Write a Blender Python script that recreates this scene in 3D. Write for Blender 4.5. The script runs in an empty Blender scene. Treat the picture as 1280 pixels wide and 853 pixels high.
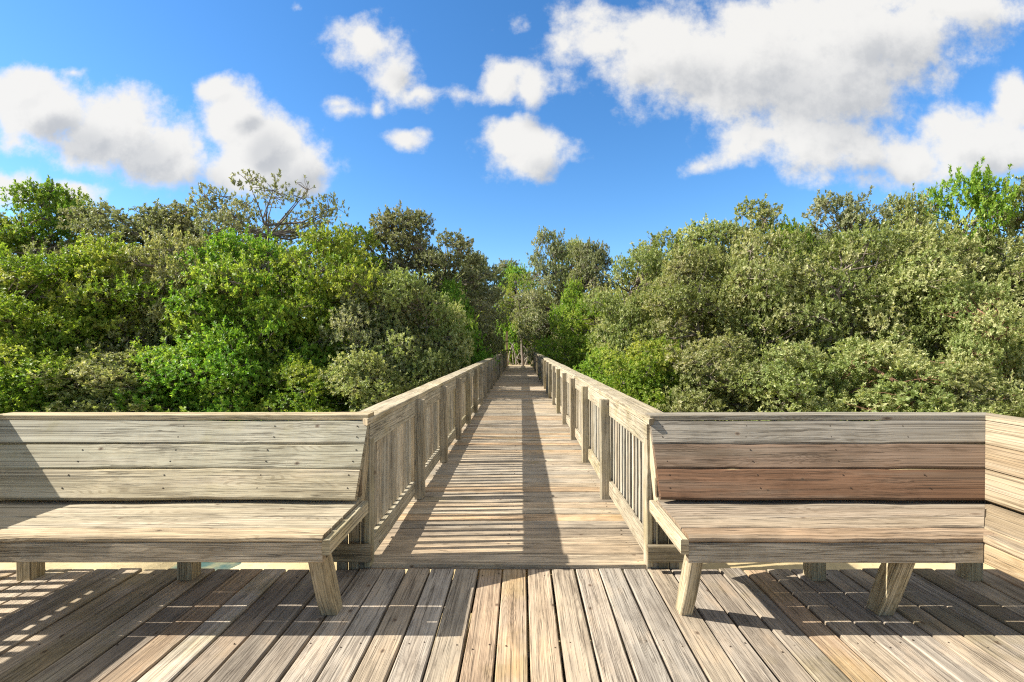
import bpy, math, random
import numpy as np
from mathutils import Vector

SC = bpy.context.scene
COL = SC.collection
R = random.Random(7)
H = 1.4            # eye height above the deck (deck top is z = 0)
GZ = -0.72         # swamp ground
RX = 1.325          # sunward run in -x per metre of height

# ------------------------------------------------------------------ materials
def nodes_of(name):
    m = bpy.data.materials.new(name); m.use_nodes = True
    nt = m.node_tree; nt.nodes.clear()
    return m, nt, nt.nodes, nt.links

class G:
    """small helper to write node graphs"""
    def __init__(s, nt): s.nt = nt; s.n = nt.nodes; s.l = nt.links
    def node(s, t, **kw):
        x = s.n.new(t)
        for k, v in kw.items(): setattr(x, k, v)
        return x
    def put(s, sock, v):
        if v is None: return
        if hasattr(v, 'is_output'): s.l.new(v, sock)
        else: sock.default_value = v
    def math(s, op, a, b=None, c=None, clamp=False):
        x = s.node('ShaderNodeMath', operation=op, use_clamp=clamp)
        s.put(x.inputs[0], a); s.put(x.inputs[1], b); s.put(x.inputs[2], c)
        return x.outputs[0]
    def vmath(s, op, a, b=None, out=0):
        x = s.node('ShaderNodeVectorMath', operation=op)
        s.put(x.inputs[0], a); s.put(x.inputs[1], b)
        return x.outputs['Value'] if op in ('LENGTH', 'DOT_PRODUCT', 'DISTANCE') else x.outputs[0]
    def rng(s, v, a, b, c=0., d=1., smooth=True):
        x = s.node('ShaderNodeMapRange', interpolation_type='SMOOTHSTEP' if smooth else 'LINEAR')
        s.put(x.inputs[0], v); s.put(x.inputs[1], a); s.put(x.inputs[2], b); s.put(x.inputs[3], c); s.put(x.inputs[4], d)
        return x.outputs[0]
    def noise(s, vec, scale, detail=3., rough=.5, dist=0., out=0):
        x = s.node('ShaderNodeTexNoise')
        s.put(x.inputs['Vector'], vec); s.put(x.inputs['Scale'], scale); s.put(x.inputs['Detail'], detail)
        s.put(x.inputs['Roughness'], rough); s.put(x.inputs['Distortion'], dist)
        return x.outputs[out]
    def mix(s, f, a, b, blend='MIX'):
        x = s.node('ShaderNodeMix', data_type='RGBA', blend_type=blend)
        s.put(x.inputs[0], f); s.put(x.inputs[6], a); s.put(x.inputs[7], b)
        return x.outputs[2]
    def comb(s, x, y, z):
        c = s.node('ShaderNodeCombineXYZ'); s.put(c.inputs[0], x); s.put(c.inputs[1], y); s.put(c.inputs[2], z)
        return c.outputs[0]
    def sep(s, v):
        c = s.node('ShaderNodeSeparateXYZ'); s.put(c.inputs[0], v); return c.outputs

def wood_material(name, light, dark, crack=(.035, .026, .018), moss=0.0, ring=.55, warm=.25):
    m, nt, N, L = nodes_of(name); g = G(nt)
    uv = g.node('ShaderNodeUVMap', uv_map='UVMap').outputs[0]
    u, v, _ = g.sep(uv)
    # knots: sparse cells
    kv = g.comb(g.math('MULTIPLY', u, 4.2), g.math('MULTIPLY', v, 6.), 0.)
    vo = g.node('ShaderNodeTexVoronoi', feature='F1', voronoi_dimensions='2D'); g.put(vo.inputs['Vector'], kv); g.put(vo.inputs['Scale'], 1.)
    vr = g.sep(vo.outputs['Color'])
    on = g.math('GREATER_THAN', vr[0], .87)
    kd = vo.outputs['Distance']
    kfield = g.math('MULTIPLY', g.rng(kd, .30, .02), on)         # wide bulge of the grain round the knot
    knot = g.math('MULTIPLY', g.rng(kd, .085, .05), on)
    kcore = g.math('MULTIPLY', g.rng(kd, .05, .02), on)
    # growth rings as thin dark contours of a stretched field
    rf = g.noise(g.comb(g.math('MULTIPLY', u, .50), g.math('MULTIPLY', v, 5.), 0.), 1., 2.6, .5)
    rf = g.math('ADD', rf, g.math('MULTIPLY', kfield, .20))
    rings = g.rng(g.math('SINE', g.math('MULTIPLY', rf, 330.)), .05, .95)
    fade = g.rng(g.noise(g.comb(g.math('MULTIPLY', u, 1.4), g.math('MULTIPLY', v, 14.), 5.), 1., 3., .5), .38, .62)
    rings = g.math('MULTIPLY', rings, fade)
    streak = g.noise(g.comb(g.math('MULTIPLY', u, .85), g.math('MULTIPLY', v, 46.), 0.), 1., 6., .72)
    fibre = g.noise(g.comb(g.math('MULTIPLY', u, 4.), g.math('MULTIPLY', v, 260.), 0.), 1., 3., .65)
    ck1 = g.noise(g.comb(g.math('MULTIPLY', u, .7), g.math('MULTIPLY', v, 40.), 3.), 1., 3., .55)
    ck2 = g.noise(g.comb(g.math('MULTIPLY', u, 1.4), g.math('MULTIPLY', v, 95.), 9.), 1., 3., .55)
    line1 = g.rng(g.math('ABSOLUTE', g.math('SUBTRACT', ck1, .60)), .016, .004)     # long drying checks
    line2 = g.rng(g.math('ABSOLUTE', g.math('SUBTRACT', ck2, .58)), .030, .008)
    cracks = g.math('MAXIMUM', line1, g.math('MULTIPLY', line2, .60))
    blotch = g.noise(g.comb(g.math('MULTIPLY', u, 2.6), g.math('MULTIPLY', v, 6.), 7.), 1., 4., .6)
    ft = g.math('ADD', g.math('MULTIPLY', streak, .55), g.math('MULTIPLY', fibre, .45))
    ft = g.math('SUBTRACT', ft, g.math('MULTIPLY', rings, .17 * ring))
    ft = g.math('ADD', ft, g.math('MULTIPLY', g.math('SUBTRACT', blotch, .5), .55))
    f = g.rng(ft, .27, .70)
    c = g.mix(f, (*dark, 1), (*light, 1))
    wm = g.rng(blotch, .5, .72)
    c = g.mix(g.math('MULTIPLY', wm, warm), c, (.52, .33, .17, 1))
    at = g.node('ShaderNodeAttribute', attribute_name='tint')
    worn = g.rng(g.noise(g.comb(g.math('MULTIPLY', u, .7), g.math('MULTIPLY', v, 11.), 13.), 1., 4., .6), .46, .66)
    lum = g.vmath('DOT_PRODUCT', at.outputs['Color'], (.3, .55, .15))
    bleached = g.comb(g.math('MULTIPLY', lum, 1.2), g.math('MULTIPLY', lum, 1.14), g.math('MULTIPLY', lum, 1.06))
    c = g.mix(1., c, g.mix(g.math('MULTIPLY', worn, .42), at.outputs['Color'], bleached), 'MULTIPLY')
    c = g.mix(g.math('MULTIPLY', knot, .55), c, (.16, .10, .06, 1))
    c = g.mix(g.math('MULTIPLY', kcore, .7), c, (.06, .04, .028, 1))
    c = g.mix(g.math('MULTIPLY', cracks, .66), c, (*crack, 1))
    # algae: patchy stains, strength per board in tint alpha
    pos = g.node('ShaderNodeNewGeometry').outputs['Position']
    al = g.noise(pos, 2.3, 5., .65)
    al2 = g.rng(g.math('ADD', al, g.math('MULTIPLY', g.math('SUBTRACT', at.outputs['Alpha'], .5), .55)), .50, .72)
    c = g.mix(g.math('MULTIPLY', al2, .5), c, g.mix(1., c, (.66, .62, .34, 1), 'MULTIPLY'))
    # dull grime
    gr = g.rng(g.noise(pos, 5.5, 5., .7), .52, .72)
    c = g.mix(g.math('MULTIPLY', gr, .28), c, g.mix(1., c, (.45, .42, .38, 1), 'MULTIPLY'))
    hgt = g.math('ADD', g.math('MULTIPLY', fibre, .35), g.math('MULTIPLY', streak, .5))
    hgt = g.math('ADD', hgt, g.math('MULTIPLY', rings, .10))
    hgt = g.math('SUBTRACT', hgt, g.math('MULTIPLY', cracks, .6))
    hgt = g.math('ADD', hgt, g.math('MULTIPLY', kfield, .25))
    bp = g.node('ShaderNodeBump'); bp.inputs['Strength'].default_value = .75; bp.inputs['Distance'].default_value = .006
    L.new(hgt, bp.inputs['Height'])
    bs = g.node('ShaderNodeBsdfPrincipled'); g.put(bs.inputs['Base Color'], c)
    bs.inputs['Roughness'].default_value = .85; bs.inputs['Specular IOR Level'].default_value = .25
    L.new(bp.outputs[0], bs.inputs['Normal'])
    o = g.node('ShaderNodeOutputMaterial'); L.new(bs.outputs[0], o.inputs[0])
    return m

def leaf_material(name, ca, cb, cc, trans=.35):
    m, nt, N, L = nodes_of(name); g = G(nt)
    at = g.node('ShaderNodeAttribute', attribute_name='leafvar')
    r = g.sep(at.outputs['Vector'])
    oi = g.node('ShaderNodeObjectInfo')
    c = g.mix(g.rng(r[0], 0., 1.), (*ca, 1), (*cb, 1))
    c = g.mix(g.math('GREATER_THAN', r[1], .93), c, (*cc, 1))
    # whole sprays vary in tone; the paler mix also paints in bright highlights
    c = g.mix(g.math('MULTIPLY', g.rng(r[2], .45, .92), .72), c, (*cc, 1))
    hs = g.node('ShaderNodeHueSaturation')
    g.put(hs.inputs['Hue'], g.math('ADD', g.rng(oi.outputs['Random'], 0., 1., .488, .508, smooth=False), g.math('MULTIPLY', g.math('SUBTRACT', r[2], .5), -.035)))
    g.put(hs.inputs['Value'], g.rng(oi.outputs['Random'], 0., 1., .85, 1.15, smooth=False))
    g.put(hs.inputs['Color'], c)
    c = hs.outputs[0]
    bs = g.node('ShaderNodeBsdfPrincipled'); g.put(bs.inputs['Base Color'], c)
    bs.inputs['Roughness'].default_value = .5; bs.inputs['Specular IOR Level'].default_value = .3
    tr = g.node('ShaderNodeBsdfTranslucent'); g.put(tr.inputs['Color'], g.mix(1., c, (1.15, 1.2, .6, 1), 'MULTIPLY'))
    mx = g.node('ShaderNodeMixShader'); mx.inputs[0].default_value = trans
    L.new(bs.outputs[0], mx.inputs[1]); L.new(tr.outputs[0], mx.inputs[2])
    o = g.node('ShaderNodeOutputMaterial'); L.new(mx.outputs[0], o.inputs[0])
    return m

def bark_material(name, a, b):
    m, nt, N, L = nodes_of(name); g = G(nt)
    tc = g.node('ShaderNodeTexCoord').outputs['Object']
    n = g.noise(g.vmath('MULTIPLY', tc, (9., 9., 2.5)), 1., 5., .65)
    c = g.mix(g.rng(n, .3, .7), (*a, 1), (*b, 1))
    bp = g.node('ShaderNodeBump'); bp.inputs['Strength'].default_value = .6; bp.inputs['Distance'].default_value = .02
    L.new(n, bp.inputs['Height'])
    bs = g.node('ShaderNodeBsdfPrincipled'); g.put(bs.inputs['Base Color'], c); bs.inputs['Roughness'].default_value = .9
    L.new(bp.outputs[0], bs.inputs['Normal'])
    o = g.node('ShaderNodeOutputMaterial'); L.new(bs.outputs[0], o.inputs[0])
    return m

def ground_material(name):
    m, nt, N, L = nodes_of(name); g = G(nt)
    pos = g.node('ShaderNodeNewGeometry').outputs['Position']
    a = g.noise(pos, 1.3, 6., .62); b = g.noise(pos, 14., 5., .7); c2 = g.noise(pos, .35, 3., .5)
    c = g.mix(g.rng(a, .35, .68), (.40, .31, .16, 1), (.58, .47, .26, 1))
    c = g.mix(g.math('MULTIPLY', g.rng(b, .5, .75), .5), c, (.20, .16, .09, 1))
    # leaf litter under the wood: beyond the open sand
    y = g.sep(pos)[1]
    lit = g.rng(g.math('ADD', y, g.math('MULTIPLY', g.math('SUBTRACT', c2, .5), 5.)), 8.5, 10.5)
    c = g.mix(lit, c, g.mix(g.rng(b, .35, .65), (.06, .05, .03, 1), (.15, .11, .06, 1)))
    bp = g.node('ShaderNodeBump'); bp.inputs['Strength'].default_value = .5; bp.inputs['Distance'].default_value = .04
    L.new(g.math('ADD', a, g.math('MULTIPLY', b, .3)), bp.inputs['Height'])
    bs = g.node('ShaderNodeBsdfPrincipled'); g.put(bs.inputs['Base Color'], c); bs.inputs['Roughness'].default_value = .9
    L.new(bp.outputs[0], bs.inputs['Normal'])
    o = g.node('ShaderNodeOutputMaterial'); L.new(bs.outputs[0], o.inputs[0])
    return m

def water_material(name):
    m, nt, N, L = nodes_of(name); g = G(nt)
    pos = g.node('ShaderNodeNewGeometry').outputs['Position']
    n = g.noise(pos, 9., 4., .55)
    c = g.mix(g.rng(g.noise(pos, 3., 4., .6), .4, .65), (.07, .125, .125, 1), (.30, .28, .17, 1))
    bp = g.node('ShaderNodeBump'); bp.inputs['Strength'].default_value = .25; bp.inputs['Distance'].default_value = .02
    L.new(n, bp.inputs['Height'])
    bs = g.node('ShaderNodeBsdfPrincipled'); g.put(bs.inputs['Base Color'], c); bs.inputs['Roughness'].default_value = .08
    L.new(bp.outputs[0], bs.inputs['Normal'])
    o = g.node('ShaderNodeOutputMaterial'); L.new(bs.outputs[0], o.inputs[0])
    return m

M = {}
M['deck'] = wood_material('deck_wood', (.475, .415, .335), (.205, .172, .138), warm=.24)
M['walk'] = wood_material('boardwalk_wood', (.52, .45, .345), (.225, .19, .145), warm=.22)
M['rail'] = wood_material('railing_wood', (.475, .437, .362), (.26, .222, .162), warm=.10, ring=.5)
M['bench'] = wood_material('bench_wood', (.50, .458, .380), (.27, .232, .175), warm=.12, ring=.8)
M['ground'] = ground_material('swamp_sand')
M['water'] = water_material('puddle_water')
M['bright'] = leaf_material('leaf_bright', (.130, .232, .026), (.295, .425, .052), (.50, .56, .13), trans=.47)
M['vivid'] = leaf_material('leaf_vivid', (.105, .215, .023), (.235, .375, .042), (.42, .51, .10), trans=.47)
M['olive'] = leaf_material('leaf_olive', (.170, .208, .060), (.330, .365, .132), (.54, .54, .29), trans=.43)
M['grey'] = leaf_material('leaf_grey', (.160, .182, .082), (.282, .300, .150), (.42, .41, .25), trans=.39)
M['bark'] = bark_material('bark', (.085, .065, .048), (.23, .19, .15))
M['redbark'] = bark_material('reddish_bark', (.12, .060, .032), (.30, .165, .095))
M['pale'] = bark_material('pale_bark', (.20, .175, .14), (.38, .335, .28))

# ------------------------------------------------------------------ mesh building
class MB:
    def __init__(s): s.v = []; s.f = []; s.uv = []; s.t = []
    def quad(s, idx, uvs, tint):
        s.f.append(idx); s.uv.extend(uvs); s.t.extend([tint] * len(idx))
    def board(s, p0, p1, wdir, w, t, tint=(1, 1, 1, .5), ch=.004, seg=None, wob=.0015, end0=None, end1=None, droop=0.):
        """A sawn board from p0 to p1. wdir = direction of its width w; t = thickness. end0/end1 move the end vertices (mitres)."""
        p0 = Vector(p0); p1 = Vector(p1); a = (p1 - p0); ln = a.length; a.normalize()
        W = Vector(wdir); W = (W - a * W.dot(a)).normalized(); T = a.cross(W).normalized()
        n = seg or max(1, int(ln / .35))
        hw, ht = w / 2, t / 2
        prof = [(-hw + ch, -ht), (hw - ch, -ht), (hw, -ht + ch), (hw, ht - ch), (hw - ch, ht), (-hw + ch, ht), (-hw, ht - ch), (-hw, -ht + ch)]
        per = [0.]
        for i in range(8):
            q, r = prof[i], prof[(i + 1) % 8]
            per.append(per[-1] + math.hypot(q[0] - r[0], q[1] - r[1]))
        ou, ov = R.uniform(0, 200), R.uniform(0, 200)
        base = len(s.v); jw = 0.; jt = 0.
        for i in range(n + 1):
            jw = jw * .6 + R.gauss(0, wob); jt = jt * .6 + R.gauss(0, wob)
            c = p0 + a * (ln * i / n) + W * jw + T * jt
            for (x, y) in prof:
                q = c + W * (x + R.gauss(0, wob * .25)) + T * (y + R.gauss(0, wob * .25))
                if i == 0 and end0: q = Vector(end0(q))
                if i == n and end1: q = Vector(end1(q))
                s.v.append(q)
        for i in range(n):
            u0, u1 = ou + ln * i / n, ou + ln * (i + 1) / n
            for k in range(8):
                k2 = (k + 1) % 8
                b0, b1 = base + i * 8, base + (i + 1) * 8
                s.quad((b0 + k, b0 + k2, b1 + k2, b1 + k), [(u0, ov + per[k]), (u0, ov + per[k + 1]), (u1, ov + per[k + 1]), (u1, ov + per[k])], tint)
        dk = (tint[0] * .8, tint[1] * .76, tint[2] * .72, tint[3])
        s.quad(tuple(base + k for k in range(7, -1, -1)), [(ou + prof[k][1] * .6, ov + prof[k][0]) for k in range(7, -1, -1)], dk)
        e = base + n * 8
        s.quad(tuple(e + k for k in range(8)), [(ou + prof[k][1] * .6, ov + prof[k][0]) for k in range(8)], dk)
    def tube(s, pts, rad, sides=6, tint=(1, 1, 1, .5)):
        pts = [Vector(p) for p in pts]; base = len(s.v); up = Vector((.31, .23, .92))
        for i, p in enumerate(pts):
            d = (pts[min(i + 1, len(pts) - 1)] - pts[max(i - 1, 0)])
            d = d.normalized() if d.length > 1e-6 else Vector((0, 0, 1))
            x = d.cross(up)
            x = x.normalized() if x.length > 1e-3 else Vector((1, 0, 0))
            y = d.cross(x)
            for k in range(sides):
                an = 2 * math.pi * k / sides
                s.v.append(p + (x * math.cos(an) + y * math.sin(an)) * rad[i])
        for i in range(len(pts) - 1):
            for k in range(sides):
                k2 = (k + 1) % sides; b0, b1 = base + i * sides, base + (i + 1) * sides
                s.quad((b0 + k, b0 + k2, b1 + k2, b1 + k), [(0, 0)] * 4, tint)
        e = base + (len(pts) - 1) * sides
        s.quad(tuple(e + k for k in range(sides)), [(0, 0)] * sides, tint)
    def mesh(s, name, smooth=False):
        me = bpy.data.meshes.new(name); me.from_pydata([tuple(v) for v in s.v], [], s.f)
        ul = me.uv_layers.new(name='UVMap'); ul.data.foreach_set('uv', np.array(s.uv, dtype=np.float32).ravel())
        ca = me.color_attributes.new('tint', 'FLOAT_COLOR', 'CORNER'); ca.data.foreach_set('color', np.array(s.t, dtype=np.float32).ravel())
        if smooth: me.polygons.foreach_set('use_smooth', [True] * len(s.f))
        return me
    def build(s, name, mat, parent=None, smooth=False):
        o = bpy.data.objects.new(name, s.mesh(name, smooth)); COL.objects.link(o); o.data.materials.append(mat)
        if parent:
            o.parent = parent
            o.location = -parent.location
        return o

def thing(name, label, cat, loc=(0, 0, 0), group=None):
    o = bpy.data.objects.new(name, None); COL.objects.link(o); o.location = loc
    o.empty_display_size = .2
    o['label'] = label; o['category'] = cat
    if group: o['group'] = group
    return o

def vary(base=(1, 1, 1), amt=.10, moss=.4):
    k = 1 + R.gauss(0, amt); h = R.gauss(0, amt * .22)
    return (base[0] * k * (1 + h), base[1] * k, base[2] * k * (1 - h), max(0., min(1., R.gauss(moss, .15))))

X0, X1 = -.935, .785       # floor edges at the foot of the rails
XC = (X0 + X1) / 2

# ------------------------------------------------------------------ deck
WARM = (1.14, .95, .76); GREY = (.90, .89, .88); TAN = (1.06, 1.0, .90)
mb = MB(); pitch = .1494
k0 = int(math.floor((-4.3 - .037) / pitch))
for k in range(k0, int(3.9 / pitch) + 1):
    xa = .037 + k * pitch; xc = xa + pitch / 2
    base = R.choices([TAN, GREY, WARM, (1, 1, 1), (.78, .74, .70)], [3, 3, 1., 3, 1.6])[0]
    if -2 <= k <= -1: base = (1.16, .96, .78)
    moss = .22 + (.3 if abs(xc - XC) > 1.1 else 0)
    yend = 2.945 + R.gauss(0, .004)
    w = .1385 + R.gauss(0, .0018)
    dz = R.gauss(0, .0015)
    t = vary(base, .09, moss)
    if R.random() < .45:                                   # a butt joint somewhere along the run
        yj = R.uniform(-.6, 1.9)
        mb.board((xc, yj + .003, -.019 + dz), (xc, yend, -.019 + dz), (1, 0, 0), w, .038, t, ch=.005, wob=.0013)
        mb.board((xc, -2.2, -.019), (xc, yj - .003, -.019), (1, 0, 0), w, .038, vary(base, .1, moss), ch=.005, wob=.0013)
    else:
        mb.board((xc, -2.2, -.019 + dz), (xc, yend, -.019 + dz), (1, 0, 0), w, .038, t, ch=.005, wob=.0013)
for k in range(k0, int(3.9 / pitch) + 1):
    for y in (2.88, 2.2, 1.5):
        for dx in (.032, .112):
            q = Vector((.037 + k * pitch + dx + R.gauss(0, .006), y + R.gauss(0, .016), .0)); mb.tube([q - Vector((0, 0, .004)), q + Vector((0, 0, .0016))], [.0040, .0034], 7, (.22, .18, .15, 0.)) if R.random() < .6 else None
deck = mb.build('deck', M['deck']); deck['kind'] = 'structure'
mb = MB()
for y in (2.88, 2.2, 1.5, .8, .1, -.6, -1.3, -2.0):
    mb.board((-4.2, y, -.135), (3.8, y, -.135), (0, 0, 1), .19, .038, (.7, .68, .64, .5))
for x in (-4.0, -2.4, -1.05, .9, 2.3, 3.6):
    for y in (2.82, .7, -1.3):
        mb.board((x, y, -1.2), (x, y, -.235), (1, 0, 0), .14, .14, (.7, .68, .62, .6))
fr = mb.build('deck_floor_framing', M['deck']); fr['kind'] = 'structure'

# ------------------------------------------------------------------ boardwalk floor
YE = 30.6
mb = MB(); y = 2.965; i = 0
tones = [(1, 1, 1), (1.1, 1.0, .88), (.86, .84, .82), (1.18, .98, .78), (.72, .68, .64), (1.05, 1.02, .96)]
while y < YE:
    w = .1395 + R.gauss(0, .0015); g_ = .005 + abs(R.gauss(0, .0025))
    base = R.choices(tones, [4, 3, 3, 2, 1.6, 3])[0] if i else (1.08, .99, .88)
    z = .022 - .019 + R.gauss(0, .0012)
    l, r = X0 - .13 + R.gauss(0, .004), X1 + .13 + R.gauss(0, .004)
    mb.board((l, y + w / 2, z), (r, y + w / 2, z), (0, 1, 0), w, .038, vary(base, .08, .35), ch=.005, wob=.0013)
    if y < 14:
        for xx in (X0 + .05, XC, X1 - .05):
            for dy in (.03, .11):
                q = Vector((xx + R.gauss(0, .008), y + dy, .022)); mb.tube([q - Vector((0, 0, .004)), q + Vector((0, 0, .0016))], [.004, .0036], 6, (.2, .17, .14, 0.)) if R.random() < .6 else None
    y += w + g_; i += 1
bw = mb.build('boardwalk_path', M['walk']); bw['kind'] = 'structure'
mb = MB()
for x in (X0 - .02, XC, X1 + .02):
    mb.board((x, 3.02, -.112), (x, YE, -.112), (0, 0, 1), .185, .045, (.75, .72, .66, .5), seg=20)
yy = 4.2
while yy < YE:
    for x in (X0 + .02, X1 - .02):
        mb.board((x, yy + .12, -1.2), (x, yy + .12, -.02), (1, 0, 0), .14, .14, (.7, .68, .6, .6))
    yy += 2.62
fr = mb.build('boardwalk_path_framing', M['walk']); fr['kind'] = 'structure'

# ------------------------------------------------------------------ boardwalk railings
def railing(sign, name, label, tallpole):
    xe = X0 if sign < 0 else X1                      # inner face of the rails
    s = sign                                          # outward direction in x
    t = thing(name, label, 'railing', (xe + s * .02, 2.97, 0), 'railings along the boardwalk')
    tone = (1.0, 1.0, .94) if sign < 0 else (1.04, 1.0, .90)
    ys = [4.24 + 1.31 * k for k in range(21)]
    # bevelled run of cap boards, the near end mitred
    mb = MB(); yb = 2.80; xi, xo = xe + s * -.020 + s * .05, xe + s * .175
    xi = xe - s * .004
    xm = (xi + xo) / 2; wcap = abs(xo - xi)
    ends = [2.87] + [4.24 + 1.31 * k for k in (2, 5, 8, 11, 14, 17, 20)]
    for j in range(len(ends) - 1):
        e0 = (lambda q: (q[0], 2.87 + (s * (q[0] - xi)) * 1.0 + (q[1] - 2.87) * 0, q[2])) if j == 0 else None
        mb.board((xm, ends[j] + (0 if j == 0 else .002), .926), (xm, ends[j + 1] - .002, .926 + R.gauss(0, .0015)), (1, 0, 0), wcap, .038, vary((1.06, 1.03, .92), .06, .45), ch=.005, end0=e0, seg=10)
    mb.build('cap_rail', M['rail'], t)
    # posts
    for j, yp in enumerate(ys):
        mb = MB(); xp = xe - s * .070 + s * .042
        mb.board((xp, yp, .024), (xp, yp, .906), (1, 0, 0), .084, .084, vary((.90, .86, .76), .08, .55), ch=.006, seg=4)
        mb.build('post', M['rail'], t)
    mb = MB(); xv = xe + s * .019                    # end stud, a two-by-four on edge
    mb.board((xv, 2.972, .02), (xv, 2.972, .808), (0, 1, 0), .085, .037, vary(tone, .05, .6), seg=4); mb.build('end_stud', M['rail'], t)
    # rails between posts
    yprev = 2.935
    for j, yp in enumerate(ys):
        for nm, z, hh in (('top_rail', .836, .140), ('bottom_rail', .126, .124)):
            mb = MB(); ya = yprev + (.0 if j == 0 else .047); ybb = yp - .047
            if nm == 'bottom_rail' and j == 0: ya = 2.95
            mb.board((xe + s * .019, ya, z), (xe + s * .019, ybb, z), (0, 0, 1), hh, .038, vary(tone, .06, .5), ch=.005)
            mb.build(nm, M['rail'], t)
        yprev = yp
    # balusters: the near hundred are parts, the far run is one part
    made = 0; far = MB(); yprev = 2.97
    for j, yp in enumerate(ys):
        n = 12; a = yprev + (.055 if j else .055); b = yp - (.0)
        for q in range(n):
            yq = a + (b - a) * (q + .5) / n + R.gauss(0, .002)
            mb = far if made >= 99 else MB()
            xq = xe + s * (.0385 + .0185)
            tl = R.gauss(0, .0025)
            mb.board((xq, yq, .092 + R.gauss(0, .006)), (xq, yq + tl, .903), (1, 0, 0), .038, .040, vary((1.06, 1.06, 1.03), .15, .4), ch=.003, seg=2, wob=.001)
            if made < 99: mb.build('baluster', M['rail'], t)
            made += 1
        yprev = yp
    if far.v:
        o = far.build('baluster', M['rail'], t); o['kind'] = 'stuff'
    # end posts at the landing
    mb = MB(); hp = 2.25 if tallpole else .96
    xp = xe - s * .03
    mb.board((xp, YE + .02, .0), (xp, YE + .02, hp), (1, 0, 0), .14 if tallpole else .16, .14, (1.25, 1.02, .72, .3), seg=5); mb.build('end_post', M['rail'], t)
    return t

rl = railing(-1, 'boardwalk_railing', 'railing throwing its striped shadow over the boardwalk, with a tall pole at its end', True)
rr = railing(1, 'boardwalk_railing', 'pale weathered boardwalk railing ending at the bench with the red-brown backrest board', False)

# ------------------------------------------------------------------ benches
SF = 2.245                 # y of the seat front of the rear benches
def bench_pt(kind, s_, z):     # map (depth, height) to the fixed coordinate
    pass

SEAT_BOARDS = [(0., .108), (.115, .250), (.257, .3955), (.396, .535)]
BACKS = [(.521, .6715), (.6745, .802), (.805, .935)]
def sz(z): return .45 + (z - .54) * .22 / .39

def bench(name, label, axis, a0, a1, end0, end1, front, outward, tints, group, armside=0, legs=(), backlegs=(), cap_tint=(1, 1, 1, .4), mat='bench', seat=SEAT_BOARDS, stub=0):
    """axis 'x': boards run in x, depth goes +y from y = front. axis 'y': boards run in y, depth goes outward in x from x = front."""
    def P(l, s_, z): return (l, front + s_, z) if axis == 'x' else (front + outward * s_, l, z)
    D = Vector((0, 1, 0)) if axis == 'x' else Vector((outward, 0, 0))
    A = Vector((1, 0, 0)) if axis == 'x' else Vector((0, 1, 0))
    t = thing(name, label, 'bench', P((a0 + a1) / 2, .3, 0), group)
    mb = MB()
    for (s0, s1), tn in zip(seat, tints['seat']):
        e = R.uniform(-.004, .004)
        mb.board(P(a0, (s0 + s1) / 2, .472), P(a1, (s0 + s1) / 2, .472), D, s1 - s0, .036, tn, ch=.012 if s0 == 0 else .007, end0=end0, end1=end1, wob=.0016, seg=14)
    mb.build('seat', M[mat], t)
    mb = MB()
    slope = (D * .22 + Vector((0, 0, .39))).normalized()
    nrm = (Vector((0, 0, -.22)) + D * .39).normalized()
    for (z0, z1), tn in zip(BACKS, tints['back']):
        zc = (z0 + z1) / 2
        c0 = Vector(P(a0, sz(zc), zc)) + nrm * .019; c1 = Vector(P(a1, sz(zc), zc)) + nrm * .019
        mb.board(c0, c1, slope, (z1 - z0) * 1.148, .038, tn, ch=.008, end0=end0, end1=end1, wob=.0016, seg=14)
    for z_ in (.575, .64, .71, .77, .84, .90):
        for f_ in ((.04, .36, .68, .97) if axis == 'x' else (.1, .5, .9)):
            q_ = Vector(P(a0 + (a1 - a0) * f_ + R.uniform(-.012, .012), sz(z_), z_)); mb.tube([q_ + nrm * .003, q_ - nrm * .0012], [.0042, .0040], 7, (.10, .08, .07, 0.))
    mb.board(P(a0, .552, .555), P(a1, .552, .555), (0, 0, 1), .11, .03, (.5, .42, .32, .4), end0=end0, end1=end1)  # dark filler board added behind the gap to block light through it
    mb.build('backrest', M[mat], t)
    mb = MB()
    mb.board(P(a0, sz(.93) + .062, .950), P(a1, sz(.93) + .062, .950), D, .126, .032, cap_tint, ch=.003, end0=end0, end1=end1)
    mb.build('cap_board', M[mat], t)
    mb = MB()
    mb.board(P(a0 + (.0 if not end0 else 0), .024, .405), P(a1, .024, .405), (0, 0, 1), .094, .038, tints['apron'], ch=.004, end0=end0, end1=end1)
    mb.build('apron', M[mat], t)
    if armside:
        l = a1 + .0195 if armside > 0 else a0 - .0195
        mb = MB(); mb.board(P(l, -.004, .436), P(l, .56, .438), (0, 0, 1), .072, .037, tints['arm'], ch=.004); mb.build('side_arm', M[mat], t)
        l2 = a1 - .02 if armside > 0 else a0 + .02
        mb = MB(); mb.board(Vector(P(l2, sz(.50) + .10, .36)), Vector(P(l2, sz(.88) + .094, .88)), D, .085, .037, tints['leg'], ch=.004); mb.build('back_support', M[mat], t)
    for (l, wl) in legs:
        mb = MB()
        base = Vector(P(l, .235, .001)); top = Vector(P(l, .085, .358))
        flat = lambda q: (q[0], q[1], .002)
        ft = lambda q: (q[0], q[1], .357)
        mb.board(base, top, A, wl, .095, tints['leg'], ch=.005, end0=flat, end1=ft, seg=3); mb.build('leg', M[mat], t)
    for l in backlegs:
        mb = MB(); mb.board(P(l, .60, -.16), P(l, .60, .36), A, .09, .09, tints['leg'], ch=.005, seg=2); mb.build('leg', M[mat], t)
        mb = MB(); mb.board(P(l + .068, .03, .41), P(l + .068, .62, .41), (0, 0, 1), .088, .038, tints['leg'], ch=.004); mb.build('seat_bearer', M[mat], t)
    return t

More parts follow.
